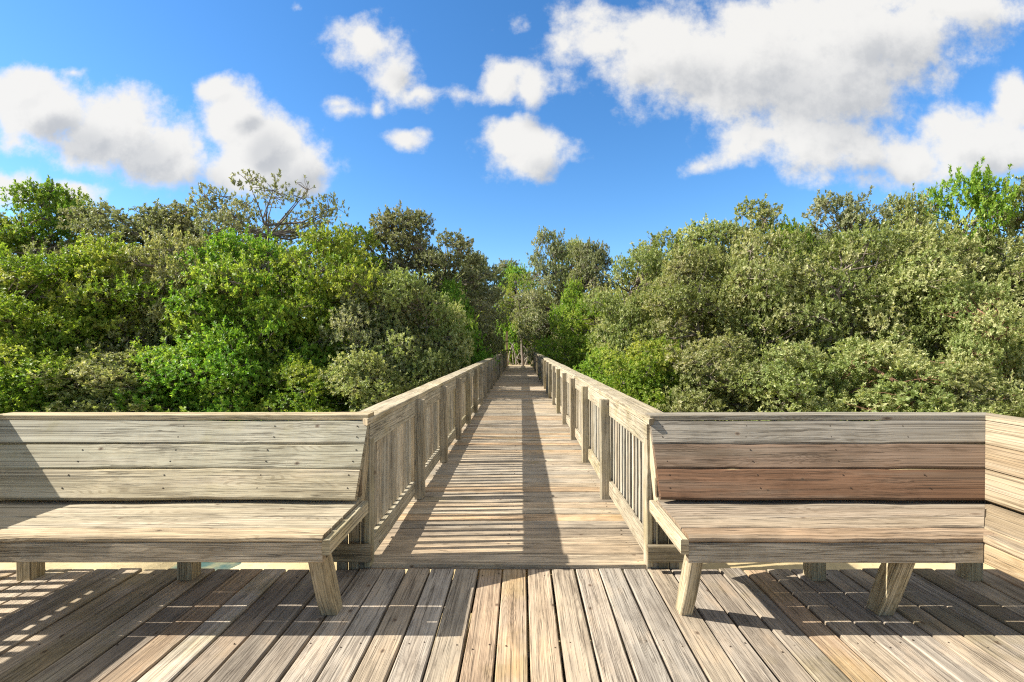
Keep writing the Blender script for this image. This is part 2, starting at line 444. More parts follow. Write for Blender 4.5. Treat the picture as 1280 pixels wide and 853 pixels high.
mit_r = lambda q: (2.20 + (q[1] - SF), q[1], q[2])           # mitre between the two benches with the corner
mit_r2 = lambda q: (q[0], SF + (q[0] - 2.20), q[2])
a = bench('corner_bench', 'long bench with a red-brown lowest backrest board below a grey top board', 'x', .80, 2.4, None, mit_r, SF, 1,
    dict(seat=[(.84, .66, .52, .3), (.86, .76, .66, .3), (.80, .71, .64, .3), (.76, .70, .64, .3)],
         back=[(.44, .27, .19, .2), (.49, .375, .315, .25), (.64, .635, .635, .3)],
         apron=(1.0, .95, .88, .3), arm=(1.12, 1.06, .88, .3), leg=(1.1, 1.02, .80, .4)),
    'slanted back deck benches', armside=-1, legs=[(.855, .062), (1.885, .085)], backlegs=[1.77, 2.70], cap_tint=(.72, .72, .70, .4))
b = bench('corner_bench', 'warm tan bench turning the corner from the red-brown backed bench', 'y', -.6, 2.3, None, mit_r2, 2.20, 1,
    dict(seat=[(.84, .72, .58, .2), (.82, .70, .55, .2), (.86, .74, .58, .2), (.84, .72, .57, .2)],
         back=[(.78, .68, .55, .25), (.74, .62, .48, .2), (.80, .72, .60, .25)],
         apron=(.84, .68, .48, .1), arm=(1, 1, 1, .3), leg=(1.15, 1.0, .72, .3)),
    'slanted back deck benches', armside=-1, legs=[(-.4, .085), (1.0, .085)], backlegs=[-.5, .9, 2.05], cap_tint=(.85, .78, .66, .3))
mit_l = lambda q: (max(-2.62 - (q[1] - SF), -3.262), q[1], q[2])
c = bench('corner_bench', 'silvery yellow bench with pale knotty boards whose end leg stands by the striped shadow', 'x', -2.7, -.945, mit_l, None, SF, 1,
    dict(seat=[(1.10, .95, .74, .3), (1.05, 1.0, .86, .35), (1.02, .97, .84, .35), (1.0, .97, .84, .4)],
         back=[(1.07, 1.02, .84, .45), (1.0, 1.02, .90, .45), (.97, 1.0, .93, .5)],
         apron=(1.10, .98, .82, .3), arm=(1.05, 1.02, .84, .6), leg=(.95, .86, .66, .5)),
    'slanted back deck benches', armside=1, legs=[(-.995, .085)], backlegs=[-2.0, -2.95], cap_tint=(1.22, 1.10, .84, .4))

# the side rail and seat beyond the silvery bench (mostly out of the picture: it throws the barred light on the deck)
t = thing('deck_side_rail', 'open deck side rail with slim balusters and a low seat beside the silvery yellow bench', 'railing', (-3.30, 1.0, 0))
mb = MB(); mb.board((-3.34, -2.0, 1.002), (-3.34, 2.92, 1.002), (1, 0, 0), .14, .038, (1, 1, .9, .4)); mb.build('cap_rail', M['rail'], t)
mb = MB(); mb.board((-3.305, -2.0, .875), (-3.305, 2.915, .875), (0, 0, 1), .19, .038, (1, 1, .9, .4)); mb.build('top_rail', M['rail'], t)
mb = MB(); mb.board((-3.305, -2.0, .578), (-3.305, 2.915, .578), (0, 0, 1), .135, .038, (1, 1, .9, .4)); mb.build('middle_rail', M['rail'], t)
for q in range(60):
    yq = 2.90 - q * .0815
    mb = MB(); mb.board((-3.345, yq, -.1), (-3.345, yq, .980), (1, 0, 0), .036, .038, vary((1, 1, .9), .08, .4), ch=.003, seg=1); mb.build('baluster', M['rail'], t)
mb = MB()
for s0, s1 in ((0, .16), (.166, .33)):
    mb.board((-2.50 - (s0 + s1) / 2, -2., .522), (-2.50 - (s0 + s1) / 2, 2.236, .522), (1, 0, 0), s1 - s0, .036, (1, .95, .8, .4))
mb.build('seat', M['bench'], t)
for yq in (1.6, -.2, -1.8):
    mb = MB(); mb.board((-2.68, yq, .001), (-2.68, yq, .502), (1, 0, 0), .14, .09, (1, .95, .8, .4)); mb.build('leg', M['bench'], t)

# panels closing the bench backs beside the boardwalk
def stub(xa, xb, label):
    t = thing('skirt_panel', label, 'railing panel', ((xa + xb) / 2, 2.94, 0), 'skirt panels at the boardwalk entrance')
    mb = MB(); mb.board((xa, 2.895, .122), (xb, 2.895, .122), (0, 0, 1), .10, .040, (.72, .66, .56, .6), ch=.006); mb.build('bottom_rail', M['rail'], t)
    n = 3; w = (abs(xb - xa) - .03) / n
    x = min(xa, xb) + .01
    for q in range(n):
        mb = MB(); mb.board((x + w * (q + .5), 2.972, -.16), (x + w * (q + .5), 2.972, .80), (1, 0, 0), w - .012, .032, vary((.78, .76, .72), .1, .6), ch=.003, seg=2); mb.build('baluster', M['rail'], t)
    return t
stub(-1.17, -.915, 'dark low skirt panel of upright boards by the end leg of the silvery bench')
stub(.775, 1.02, 'grey low skirt panel of three upright boards beneath the arm of the red-brown backed bench')

# ------------------------------------------------------------------ ground, puddle, landing
def grid(name, x0, x1, y0, y1, nx, ny, fz, mat):
    vs, fs = [], []
    for j in range(ny + 1):
        for i in range(nx + 1):
            x = x0 + (x1 - x0) * i / nx; y = y0 + (y1 - y0) * j / ny
            vs.append((x, y, fz(x, y)))
    for j in range(ny):
        for i in range(nx):
            p = j * (nx + 1) + i; fs.append((p, p + 1, p + nx + 2, p + nx + 1))
    me = bpy.data.meshes.new(name); me.from_pydata(vs, [], fs); me.polygons.foreach_set('use_smooth', [True] * len(fs))
    o = bpy.data.objects.new(name, me); COL.objects.link(o); me.materials.append(mat); return o
def gz(x, y):
    far = min(1., max(0., (math.hypot(x, y) - 40) / 60))
    return (GZ + .05 * math.sin(x * 1.7 + y * .6) * math.cos(y * 1.3 - x * .4) + .03 * math.sin(x * 4.1) * math.sin(y * 3.7) + .075 - .20 * math.exp(-((x + 3.15) / .30) ** 2 - ((y - 4.75) / .8) ** 2) - .03 * math.exp(-((x + 2.15) / .28) ** 2 - ((y - 4.7) / .4) ** 2)) * (1 - far) + (GZ - .05) * far
# one sheet: fine near, coarse far (non-uniform spacing)
def warp(n, lim):
    return [math.copysign(abs(i / n) ** 3.2, i) * lim for i in range(-n, n + 1)]
xs = [-2500, -900, -350, -150, -80, -45, -28, -18, -12] + [-8 + .2 * k for k in range(81)] + [12, 18, 28, 45, 80, 150, 350, 900, 2500]
ysn = [-2500, -900, -350, -150, -60, -25, -10, -4, -1] + [1 + .2 * k for k in range(66)] + [15, 17, 20, 24, 28, 33, 40, 50, 65, 100, 180, 400, 1000, 2500]
vs = [(x, y, gz(x, y)) for y in ysn for x in xs]; nx = len(xs)
fs = [(j * nx + i, j * nx + i + 1, (j + 1) * nx + i + 1, (j + 1) * nx + i) for j in range(len(ysn) - 1) for i in range(nx - 1)]
me = bpy.data.meshes.new('ground'); me.from_pydata(vs, [], fs); me.polygons.foreach_set('use_smooth', [True] * len(fs))
gr = bpy.data.objects.new('ground', me); COL.objects.link(gr); me.materials.append(M['ground']); gr['kind'] = 'structure'
# shallow tidal water lying in the low places of the sand
w_ = grid('water', -4.2, -1.4, 3.6, 6.6, 2, 2, lambda x, y: GZ - .02, M['water']); w_['kind'] = 'structure'
lp = grid('landing_path', -2.2, 2.0, 30.35, 36, 20, 20, lambda x, y: -.03 - .75 * max(0, (abs(x + .1) - 1.2)) ** 1.5 + .01 * math.sin(x * 5 + y * 3), M['ground'])
lp['kind'] = 'structure'
lp.data.materials.clear()
m, nt, N, L = nodes_of('landing_sand'); g = G(nt)
p_ = g.node('ShaderNodeNewGeometry').outputs['Position']
bs = g.node('ShaderNodeBsdfPrincipled'); g.put(bs.inputs['Base Color'], g.mix(g.rng(g.noise(p_, 6., 5., .6), .35, .65), (.34, .26, .15, 1), (.52, .42, .26, 1))); bs.inputs['Roughness'].default_value = .9
L.new(bs.outputs[0], g.node('ShaderNodeOutputMaterial').inputs[0]); lp.data.materials.append(m)

# ------------------------------------------------------------------ trees
def crown_parts(seed, Hh, Rr, base, nl, lobe=(.42, .80), dens=85, leaf=.082, twig=6, shape='egg', bare=0., shoots=.10):
    """A crown mesh of leaf rosettes and the wood that carries it. Local origin at the foot of the trunk."""
    rg = np.random.default_rng(seed); rr = random.Random(seed)
    wood = MB(); stem = MB()
    lean = Vector((rr.uniform(-.12, .12), rr.uniform(-.12, .12), 0))
    nst = rr.choice((1, 2, 2, 3)) if shape != 'umbrella' else 2
    stems = []
    for q in range(nst):
        an = rr.uniform(0, 6.28); top = Vector((math.cos(an) * Rr * .3, math.sin(an) * Rr * .3, Hh * rr.uniform(.62, .8)))
        p = [Vector((math.cos(an) * .12, math.sin(an) * .12, -.1))]
        for k in range(1, 7):
            f = k / 6; p.append(Vector((math.cos(an) * .12, math.sin(an) * .12, 0)).lerp(top, f) + Vector((rr.gauss(0, .09), rr.gauss(0, .09), 0)) + lean * (f * Hh * .3))
        r0 = .10 * Hh / 5 * rr.uniform(.8, 1.2)
        (wood if stems else stem).tube(p, [r0 * (1 - .72 * k / 6) for k in range(7)], 7); stems.append(p)
    cs = []
    for k in range(nl):
        for _ in range(30):
            th = rr.uniform(0, 6.283); zf = rr.uniform(0, 1)
            if shape == 'egg': prof = (math.sin(math.pi * min(1, .16 + .80 * zf)) ** .7)
            elif shape == 'dome': prof = math.sqrt(max(.02, 1 - zf ** 2.2)) * (.85 + .15 * zf) * rr.uniform(.8, 1.25)
            else: prof = .35 + .75 * math.sin(math.pi * min(1., .25 + .6 * zf))
            rad = Rr * prof * (rr.uniform(.25, 1.) ** .55) * (1 + .30 * math.sin(3 * th + seed + 4 * zf) + .12 * math.sin(5 * th + 2 * seed))
            z = base + (Hh - base) * zf * .93
            c = Vector((math.cos(th) * rad, math.sin(th) * rad, z))
            if all((c - d).length > .40 * lobe[1] for d, _ in cs): break
        cs.append((c, rr.uniform(*lobe) * (1 - .25 * zf)))
    pts = []; dirs = []; lobeid = []
    for li, (c, lr) in enumerate(cs):
        st = rr.choice(stems); best = min(((q - c).length + max(0, q.z - c.z) * 1.5, i) for i, q in enumerate(st))[1]
        a_ = st[best]; mid = a_.lerp(c, .55) + Vector((rr.gauss(0, .1), rr.gauss(0, .1), -.06 * (c - a_).length))
        wood.tube([a_, mid, c], [.030 * Hh / 5, .02 * Hh / 5, .010], 5)
        n = int(dens * (lr / .6) ** 2 * rr.uniform(.75, 1.2))
        if rr.random() < bare: n = int(n * .18)
        d = rg.normal(size=(n, 3)); d[:, 2] += .30; d /= np.linalg.norm(d, axis=1)[:, None]
        rad = lr * np.where(rg.random(n) < .72, rg.uniform(.86, 1.06, n), rg.uniform(.45, .9, n))
        q = np.array(c)[None] + d * rad[:, None] * np.array([1.22, 1.22, .66]) * rg.uniform(.8, 1.2, 3)[None]
        out = np.array([c.x, c.y, 0.]); nn = np.linalg.norm(out)
        out = out / nn if nn > .01 else out
        dd = d + .35 * out[None] + np.array([0, 0, .40])[None] + .25 * rg.normal(size=(n, 3)); dd /= np.linalg.norm(dd, axis=1)[:, None]
        pts.append(q); dirs.append(dd); lobeid.append(np.full(n, li))
        for k in range(twig):
            i = rr.randrange(n) if n else 0
            if n: wood.tube([c, Vector(q[i]).lerp(c, .35) + Vector((rr.gauss(0, .04), rr.gauss(0, .04), rr.gauss(0, .04))), Vector(q[i])], [.011, .008, .004], 3)
    P = np.concatenate(pts); D = np.concatenate(dirs); LI = np.concatenate(lobeid)
    # leafy shoots standing out of the lobes: they feather the outline
    ns = int(len(P) * shoots); pick = rg.choice(len(P), ns, replace=False)
    up = D[pick] * .75 + np.array([0, 0, .40])[None] + .45 * rg.normal(size=(ns, 3)); up /= np.linalg.norm(up, axis=1)[:, None]
    ln_ = rg.uniform(.14, .40, ns) * (.8 if shape == 'umbrella' or base > .5 else 1.)
    ps, ds, ls_ = [P], [D], [LI]
    for q_ in (.3, .55, .8, 1.):
        ps.append(P[pick] + up * (ln_ * q_)[:, None] + .022 * rg.normal(size=(ns, 3))); ds.append(up + .25 * rg.normal(size=(ns, 3))); ls_.append(LI[pick])
    for k in range(0, ns, 3):
        wood.tube([Vector(P[pick[k]]), Vector(P[pick[k]] + up[k] * ln_[k])], [.006, .003], 3)
    P = np.concatenate(ps); D = np.concatenate(ds); LI = np.concatenate(ls_); D /= np.linalg.norm(D, axis=1)[:, None]
    keep = P[:, 2] > .02; P, D, LI = P[keep], D[keep], LI[keep]
    nr = len(P); nleaf = 9
    # rosette frames
    t1 = np.cross(D, rg.normal(size=(nr, 3))); t1 /= np.linalg.norm(t1, axis=1)[:, None]; t2 = np.cross(D, t1)
    ang = (np.arange(nleaf)[None] * 2.399 + rg.random((nr, 1)) * 6.28 + rg.normal(0, .25, (nr, nleaf)))
    el = rg.uniform(.15, 1.25, (nr, nleaf))                    # 0 = along the twig, pi/2 = flat
    S, Cc = np.sin(el)[..., None], np.cos(el)[..., None]
    rad = t1[:, None] * np.cos(ang)[..., None] + t2[:, None] * np.sin(ang)[..., None]
    ld = rad * S + D[:, None] * Cc                              # leaf direction
    ln = D[:, None] * S - rad * Cc                              # leaf normal
    ls = np.cross(ld, ln)
    Lh = leaf * rg.uniform(.7, 1.3, (nr, nleaf))[..., None]; Wd = Lh * rg.uniform(.19, .27, (nr, nleaf))[..., None]
    b0 = P[:, None] + D[:, None] * rg.uniform(-.06, .02, (nr, nleaf))[..., None]
    bend = -.18 * Lh * ln
    v0 = b0; v1 = b0 + ld * Lh * .5 + ls * Wd; v2 = b0 + ld * Lh + bend; v3 = b0 + ld * Lh * .5 - ls * Wd
    V = np.stack([v0, v1, v2, v3], axis=2).reshape(-1, 3).astype(np.float32)
    nf = nr * nleaf
    me = bpy.data.meshes.new('crown')
    me.vertices.add(nf * 4); me.vertices.foreach_set('co', V.ravel())
    me.loops.add(nf * 4); me.loops.foreach_set('vertex_index', np.arange(nf * 4, dtype=np.int32))
    me.polygons.add(nf); me.polygons.foreach_set('loop_start', np.arange(0, nf * 4, 4, dtype=np.int32))
    me.update(calc_edges=True)
    lv = rg.random(len(cs))
    ros = rg.random(nr)
    A = np.stack([rg.random((nr, nleaf)) * .65 + ros[:, None] * .35, rg.random((nr, nleaf)), np.repeat(lv[LI][:, None] * .6 + ros[:, None] * .4, nleaf, 1)], axis=-1).reshape(-1, 3)
    at = me.attributes.new('leafvar', 'FLOAT_VECTOR', 'FACE'); at.data.foreach_set('vector', A.astype(np.float32).ravel())
    wm = wood.mesh('limbs', True); wm.polygons.foreach_set('material_index', np.ones(len(wm.polygons), dtype=np.int32))
    import bmesh
    bm = bmesh.new(); bm.from_mesh(me); bm.from_mesh(wm); bm.to_mesh(me); bm.free(); bpy.data.meshes.remove(wm)
    return me, stem.mesh('trunk', True)

KINDS = {   # normalised mangrove forms, about five metres tall
    'full':  [crown_parts(s, 5., 2.15, .15, 84, lobe=(.30, .78), dens=135) for s in (11, 12, 13)],
    'low':   [crown_parts(s, 3., 1.75, .05, 58, lobe=(.28, .74), dens=140, shape='dome') for s in (21, 22)],
    'tall':  [crown_parts(s, 6.2, 1.85, .8, 84, lobe=(.28, .70), dens=140, shoots=.09, bare=.10, twig=9) for s in (31, 32)],
    'open':  [crown_parts(41, 6., 2.3, 2.9, 46, lobe=(.38, .66), dens=85, bare=.22, twig=10, shape='umbrella', shoots=.05)],
}
HN = {'full': 5., 'low': 3., 'tall': 6.2, 'open': 6.}
WN = {'full': 4.9, 'low': 4.0, 'tall': 4.0, 'open': 5.2}
NTREE = 0
GF, GB, GC = 'mangroves facing the deck', 'mangroves rising behind the front ones', 'trees around the far end of the boardwalk'
def tree(u, vt, Y, wpx, form, leaf, label, group, bark='bark', name='mangrove_tree', zbase=None):
    """Stand a tree so that, at its true distance Y, its top reaches height ztop."""
    global NTREE
    X = (u - 651) / 590 * Y
    zt = H + (431 - vt) / 590 * Y
    zb = GZ - .03 if zbase is None else zbase
    variants = KINDS[form]; cm, tm = variants[NTREE % len(variants)]
    t = thing(name, label, 'tree' if name == 'mangrove_tree' else 'shrub', (X, Y, zb), group)
    sh = (zt - zb) / HN[form] * ((1.03 if form == 'full' else .97) if group == GF else 1.0); sw = wpx / 590 * Y / WN[form] * (1. if group == GC else 1.22)
    t.scale = (sw, sw * .92, sh); t.rotation_euler = (0, 0, (NTREE * 2.399 + .7) % 6.283)
    for nm, me_, mt in (('crown', cm, M[leaf]), ('trunk', tm, M[bark])):
        o = bpy.data.objects.new(nm, me_); COL.objects.link(o); o.parent = t
        if not me_.materials:
            me_.materials.append(mt)
            if nm == 'crown': me_.materials.append(M['bark'])
        o.material_slots[0].link = 'OBJECT'; o.material_slots[0].material = mt
        if nm == 'crown': o.material_slots[1].link = 'OBJECT'; o.material_slots[1].material = M[bark]
    NTREE += 1
    return t

GF, GB, GC = 'mangroves facing the deck', 'mangroves rising behind the front ones', 'trees around the far end of the boardwalk'
TREES = [
 # front, beside and behind the silvery bench
 (-60, 300, 11.0, 190, 'full', 'bright', 'bright green mangrove at the picture edge behind the shaded end of the silvery bench', GF),
 (52, 318, 11.4, 170, 'full', 'bright', 'yellow-green mangrove, leftmost whole crown behind the silvery bench', GF),
 (20, 430, 9.8, 170, 'low', 'bright', 'low yellow-green mangrove directly behind the shaded end of the silvery bench', GF),
 (140, 305, 12.2, 165, 'full', 'bright', 'yellow-green mangrove rising over the pale-barked low growth, second crown from the picture edge', GF),
 (150, 440, 10.4, 150, 'low', 'olive', 'low dull green mangrove behind the middle of the silvery bench', GF),
 (222, 292, 12.6, 150, 'full', 'olive', 'olive mangrove with a slim grey trunk showing halfway up', GF),
 (262, 415, 10.8, 150, 'low', 'vivid', 'low vivid green mangrove with dark gaps, third low crown behind the silvery bench', GF),
 (300, 290, 13.0, 160, 'full', 'vivid', 'saturated green mangrove standing below the umbrella-shaped tree', GF),
 (345, 375, 11.6, 140, 'low', 'vivid', 'saturated green mid-height mangrove before the brightest yellow-green crown', GF),
 (410, 292, 13.0, 150, 'full', 'bright', 'brightest yellow-green crown between the umbrella-shaped tree and the grey skyline trees', GF),
 (375, 455, 10.6, 120, 'low', 'vivid', 'low green mangrove behind the boardwalk end of the silvery bench', GF),
 (455, 440, 10.6, 130, 'low', 'olive', 'low grey-green mangrove against the near end of the shadow-throwing railing', GF),
 (478, 345, 13.2, 130, 'full', 'grey', 'dark grey-green mangrove behind the low crown at the near railing end', GF),
 (516, 343, 12.9, 118, 'full', 'olive', 'rounded olive mangrove overhanging the middle of the shadow-throwing railing', GF),
 (520, 420, 12.6, 95, 'low', 'olive', 'small olive mangrove pressed against the middle of the shadow-throwing railing', GF),
 (562, 350, 17.0, 96, 'full', 'vivid', 'vivid green mangrove crowding the far half of the shadow-throwing railing', GC),
 (590, 362, 23.0, 62, 'full', 'vivid', 'dark vivid green tree forming the jamb of the leafy opening on the tall pole side', GC),
 # behind them, the skyline
 (-20, 250, 16.5, 150, 'tall', 'olive', 'olive skyline tree cut by the picture edge on the silvery bench side', GB),
 (66, 221, 17.0, 105, 'tall', 'vivid', 'tall dark green skyline tree with a pointed top, near the picture edge', GB),
 (135, 243, 16.5, 120, 'tall', 'grey', 'grey twiggy skyline tree next to the pointed dark green one', GB),
 (205, 250, 17.0, 130, 'tall', 'grey', 'grey-brown skyline tree between the twiggy one and the umbrella-shaped one', GB),
 (285, 243, 17.5, 130, 'open', 'grey', 'flat-topped olive skyline tree touching the umbrella-shaped one', GB),
 (350, 225, 17.0, 135, 'open', 'grey', 'umbrella-shaped open tree with bare forking limbs against the sky', GB),
 (438, 275, 16.0, 105, 'tall', 'bright', 'green skyline tree between the umbrella-shaped tree and the tall grey one', GB),
 (505, 257, 17.5, 115, 'tall', 'grey', 'tallest grey skyline tree on the silvery bench side of the boardwalk', GB),
 (565, 284, 19.0, 105, 'tall', 'grey', 'thin grey skyline tree beside the tallest grey one', GB),
 (597, 312, 23.5, 62, 'tall', 'grey', 'small grey skyline tree bordering the dip of sky over the boardwalk', GB),
 # around the far end
 (688, 278, 27.0, 82, 'tall', 'grey', 'grey tree standing highest over the far end of the boardwalk', GC),
 (738, 297, 25.0, 78, 'tall', 'grey', 'grey tree just beside the highest one over the far end of the boardwalk', GC),
 (637, 318, 37.0, 84, 'tall', 'grey', 'short grey tree closing the dip of sky straight over the boardwalk', GC),
 (715, 296, 29.0, 70, 'tall', 'olive', 'olive tree filling in between the two grey ones over the boardwalk end', GC),
 (655, 330, 36.0, 90, 'full', 'bright', 'yellow-green tree closing the view behind the leafy opening', GC),
 (655, 342, 31.5, 66, 'open', 'bright', 'tree whose low yellow-green canopy arches over the boardwalk end', GC),
 (716, 350, 24.0, 72, 'full', 'bright', 'yellow-green tree forming the other jamb of the leafy opening, away from the tall pole', GC),
 (640, 428, 41.0, 70, 'low', 'olive', 'low olive shrubby mangrove seen through the leafy opening', GC),
 # front, on the red-brown bench side
 (742, 372, 18.0, 95, 'full', 'bright', 'yellow-green mangrove crowding the far half of the pale railing', GF),
 (758, 436, 13.6, 90, 'low', 'bright', 'low yellow-green mangrove against the middle of the pale railing', GF),
 (800, 318, 16.0, 115, 'full', 'olive', 'olive mangrove rising behind the pale railing, left of the tallest rounded crowns', GF),
 (818, 425, 11.4, 120, 'low', 'bright', 'low yellow-green mangrove with dark gaps at the near end of the pale railing', GF),
 (868, 315, 13.6, 140, 'full', 'olive', 'broad olive mangrove behind the joint of pale railing and red-brown bench', GF),
 (905, 420, 10.4, 150, 'low', 'olive', 'low olive mangrove just over the backrest where the red-brown bench begins', GF),
 (955, 290, 13.0, 150, 'full', 'olive', 'olive mangrove with slanting dark limbs in its upper half', GF),
 (990, 430, 9.6, 150, 'low', 'olive', 'low olive mangrove over the middle of the grey top board', GF),
 (1060, 285, 12.6, 165, 'full', 'olive', 'dense olive mangrove above the middle of the red-brown bench', GF),
 (1085, 425, 9.2, 160, 'low', 'olive', 'low olive mangrove with a leaning reddish limb over the second half of the bench back', GF),
 (1160, 290, 11.8, 165, 'full', 'olive', 'large olive mangrove above the corner of the benches', GF),
 (1215, 350, 10.2, 120, 'full', 'olive', 'nearest olive mangrove with a reddish trunk showing between its sprays', GF),
 (1200, 455, 8.6, 150, 'low', 'olive', 'low pale olive mangrove directly above the bench corner', GF),
 (1320, 300, 10.6, 190, 'full', 'olive', 'olive mangrove at the picture edge above the warm tan bench', GF),
 # skyline on that side
 (822, 282, 19.0, 110, 'tall', 'olive', 'olive skyline tree beside the dip of sky, on the red-brown bench side', GB),
 (885, 272, 18.0, 105, 'tall', 'olive', 'olive skyline tree that steps up towards the rounded high crown', GB),
 (940, 243, 17.5, 115, 'tall', 'olive', 'rounded high olive crown rising alone above its neighbours', GB),
 (1000, 275, 16.5, 100, 'full', 'bright', 'brighter green tree filling the notch beside the rounded high crown', GB),
 (1050, 229, 17.0, 115, 'tall', 'grey', 'grey twiggy skyline tree between the rounded high crown and the bright hilltop crown', GB),
 (1125, 245, 16.0, 130, 'full', 'olive', 'olive skyline tree sloping up to the bright hilltop crown', GB),
 (1205, 216, 16.0, 135, 'full', 'bright', 'bright green crown forming the highest point of the skyline', GB),
 (1290, 214, 15.0, 140, 'full', 'olive', 'olive skyline tree at the picture edge behind the warm tan bench', GB),
]
for tr in TREES:
    tree(*tr, bark='redbark' if 'reddish' in tr[6] else 'bark')
# a few more beyond the frame edges, so that the wood does not stop with the picture
for (u, vt, Y, w, f, lf, lb) in [(-190, 300, 11.5, 200, 'full', 'bright', 'bright green mangrove outside the frame beyond the side rail'),
                                 (1450, 280, 10.5, 200, 'full', 'olive', 'olive mangrove outside the frame beyond the warm tan bench')]:
    tree(u, vt, Y, w, f, lf, lb, GF)

def limb(key, px, rad, mat):
    '''a bare limb of one tree that shows between its sprays; px = (u, v, distance)'''
    from mathutils import Matrix
    t = next(o for o in bpy.data.objects if key in str(o.get('label', '')))
    mb = MB(); rl_ = random.Random(len(px)); pts = [((u + rl_.gauss(0, 3) - 651) / 590 * Y, Y, H + (431 - v) / 590 * Y) for u, v, Y in ((a_, b_, c_ + .4) for a_, b_, c_ in px)]
    mb.tube(pts, [r_ * .55 for r_ in rad], 8); o = bpy.data.objects.new('limb', mb.mesh('limb', True)); COL.objects.link(o)
    o.data.materials.append(mat); o.parent = t
    o.matrix_parent_inverse = Matrix.LocRotScale(t.location, t.rotation_euler, t.scale).inverted()
for u, vt, Y, w, lf in [(60, 305, 21., 170, 'grey'), (200, 310, 22., 170, 'olive'), (330, 305, 21., 170, 'olive'), (455, 320, 22., 140, 'grey'), (555, 335, 26., 110, 'olive'),
                       (800, 330, 24., 130, 'olive'), (905, 305, 22., 150, 'olive'), (1040, 290, 21., 170, 'grey'), (1180, 280, 20., 170, 'olive')]:
    tree(u, vt, Y, w, 'full', lf, 'mangrove deep in the wood, glimpsed only through gaps between nearer crowns', 'mangroves deep in the wood')
limb('reddish trunk showing', [(1205, 545, 9.1), (1212, 505, 9.1), (1220, 470, 9.15), (1222, 432, 9.3), (1214, 400, 9.7), (1196, 372, 10.1)], [.085, .078, .07, .06, .045, .03], M['redbark'])
limb('reddish trunk showing', [(1222, 490, 9.15), (1240, 470, 9.2), (1262, 440, 9.5)], [.05, .04, .02], M['redbark'])
limb('leaning reddish limb', [(1158, 545, 8.3), (1148, 512, 8.2), (1130, 484, 8.2), (1100, 462, 8.5), (1068, 440, 8.9)], [.085, .08, .07, .05, .03], M['redbark'])
limb('slim grey trunk', [(206, 520, 11.2), (208, 440, 11.2), (210, 400, 11.3), (207, 362, 11.6), (196, 330, 12.2)], [.06, .055, .05, .04, .025], M['pale'])
limb('slim grey trunk', [(209, 400, 11.3), (224, 385, 11.5), (240, 366, 12.)], [.03, .025, .015], M['pale'])
limb('slanting dark limbs', [(1052, 395, 11.5), (1046, 365, 11.3), (1025, 345, 11.4), (1004, 328, 11.9)], [.07, .06, .045, .02], M['bark'])
limb('slanting dark limbs', [(1046, 365, 11.3), (1056, 345, 11.6), (1058, 325, 12.1)], [.045, .035, .02], M['bark'])

# bare pale stems at the end of the boardwalk
t = thing('bare_shrub', 'bare shrub of arching pale stems at the far end of the boardwalk', 'shrub', (-.2, 33.0, -.05))
mb = MB(); rb = random.Random(5)
for k in range(26):
    a_ = Vector((rb.uniform(-1.2, 1.2), 33 + rb.uniform(-.5, .8), -.1)); an = rb.uniform(-1.2, 1.2)
    tip = a_ + Vector((math.sin(an) * rb.uniform(.4, 1.3), rb.uniform(-.4, .4), rb.uniform(.5, 1.7)))
    md = a_.lerp(tip, .5) + Vector((rb.gauss(0, .25), 0, rb.uniform(.1, .45)))
    q = [a_.lerp(md, f).lerp(md.lerp(tip, f), f) for f in (0, .2, .4, .6, .8, 1)]
    mb.tube(q, [.05, .047, .042, .036, .028, .016], 5)
mb.build('stem', M['pale'], t, True)

# ------------------------------------------------------------------ sun and sky
S = Vector((-RX, -.062, 1.)).normalized()
sun = bpy.data.lights.new('sun', 'SUN'); sun.energy = 3.5; sun.angle = math.radians(.5); sun.color = (1., .945, .85)
so = bpy.data.objects.new('sun', sun); COL.objects.link(so); so.rotation_euler = (-S).to_track_quat('-Z', 'Y').to_euler()
world = bpy.data.worlds.new('World'); SC.world = world; world.use_nodes = True
nt = world.node_tree; nt.nodes.clear(); g = G(nt)
sky = g.node('ShaderNodeTexSky', sky_type='NISHITA'); sky.sun_disc = False
sky.sun_elevation = math.asin(S.z); sky.sun_rotation = math.atan2(S.x, S.y) % (2 * math.pi)
sky.air_density = 1.0; sky.dust_density = .15; sky.ozone_density = 4.5
hs = g.node('ShaderNodeHueSaturation'); hs.inputs['Saturation'].default_value = 1.2; hs.inputs['Value'].default_value = 1.0
nt.links.new(sky.outputs[0], hs.inputs['Color'])
# cumulus laid out by compass direction and elevation
BL = [(60,135,72,42,1),(128,160,82,50,1),(205,195,62,42,1),(28,118,42,32,1),(270,115,24,20,1),(288,148,42,40,1),(330,185,62,46,1),(378,215,42,38,1),(305,212,62,30,1),
      (95,238,40,15,.9),(15,235,34,20,.8),(465,50,50,30,.62),(495,92,34,34,.6),(525,118,28,14,.5),(508,172,28,11,.6),
      (625,98,32,26,.95),(665,108,30,24,.85),(655,187,56,36,1),(760,55,58,34,.7),(830,60,80,52,.85),(930,70,130,80,.92),(1030,95,115,88,.92),(1090,40,130,70,.9),(1038,180,85,42,.88),(955,172,66,30,.7),
      (1190,8,95,36,.95),(1212,180,80,42,1),(1268,130,34,36,.95),(1140,192,50,30,.85),(415,122,26,12,.35),(575,112,22,14,.42),(650,32,20,12,.30),(705,62,26,34,.45),(372,10,10,10,.30),(85,86,22,8,.40),(430,132,30,12,.40),(845,128,40,26,.38),(475,132,12,16,.40),(1075,222,60,12,.40),(745,20,26,26,.45),(20,180,30,16,.45),(880,205,30,12,.4)]
grp = bpy.data.node_groups.new('cloud_density', 'ShaderNodeTree')
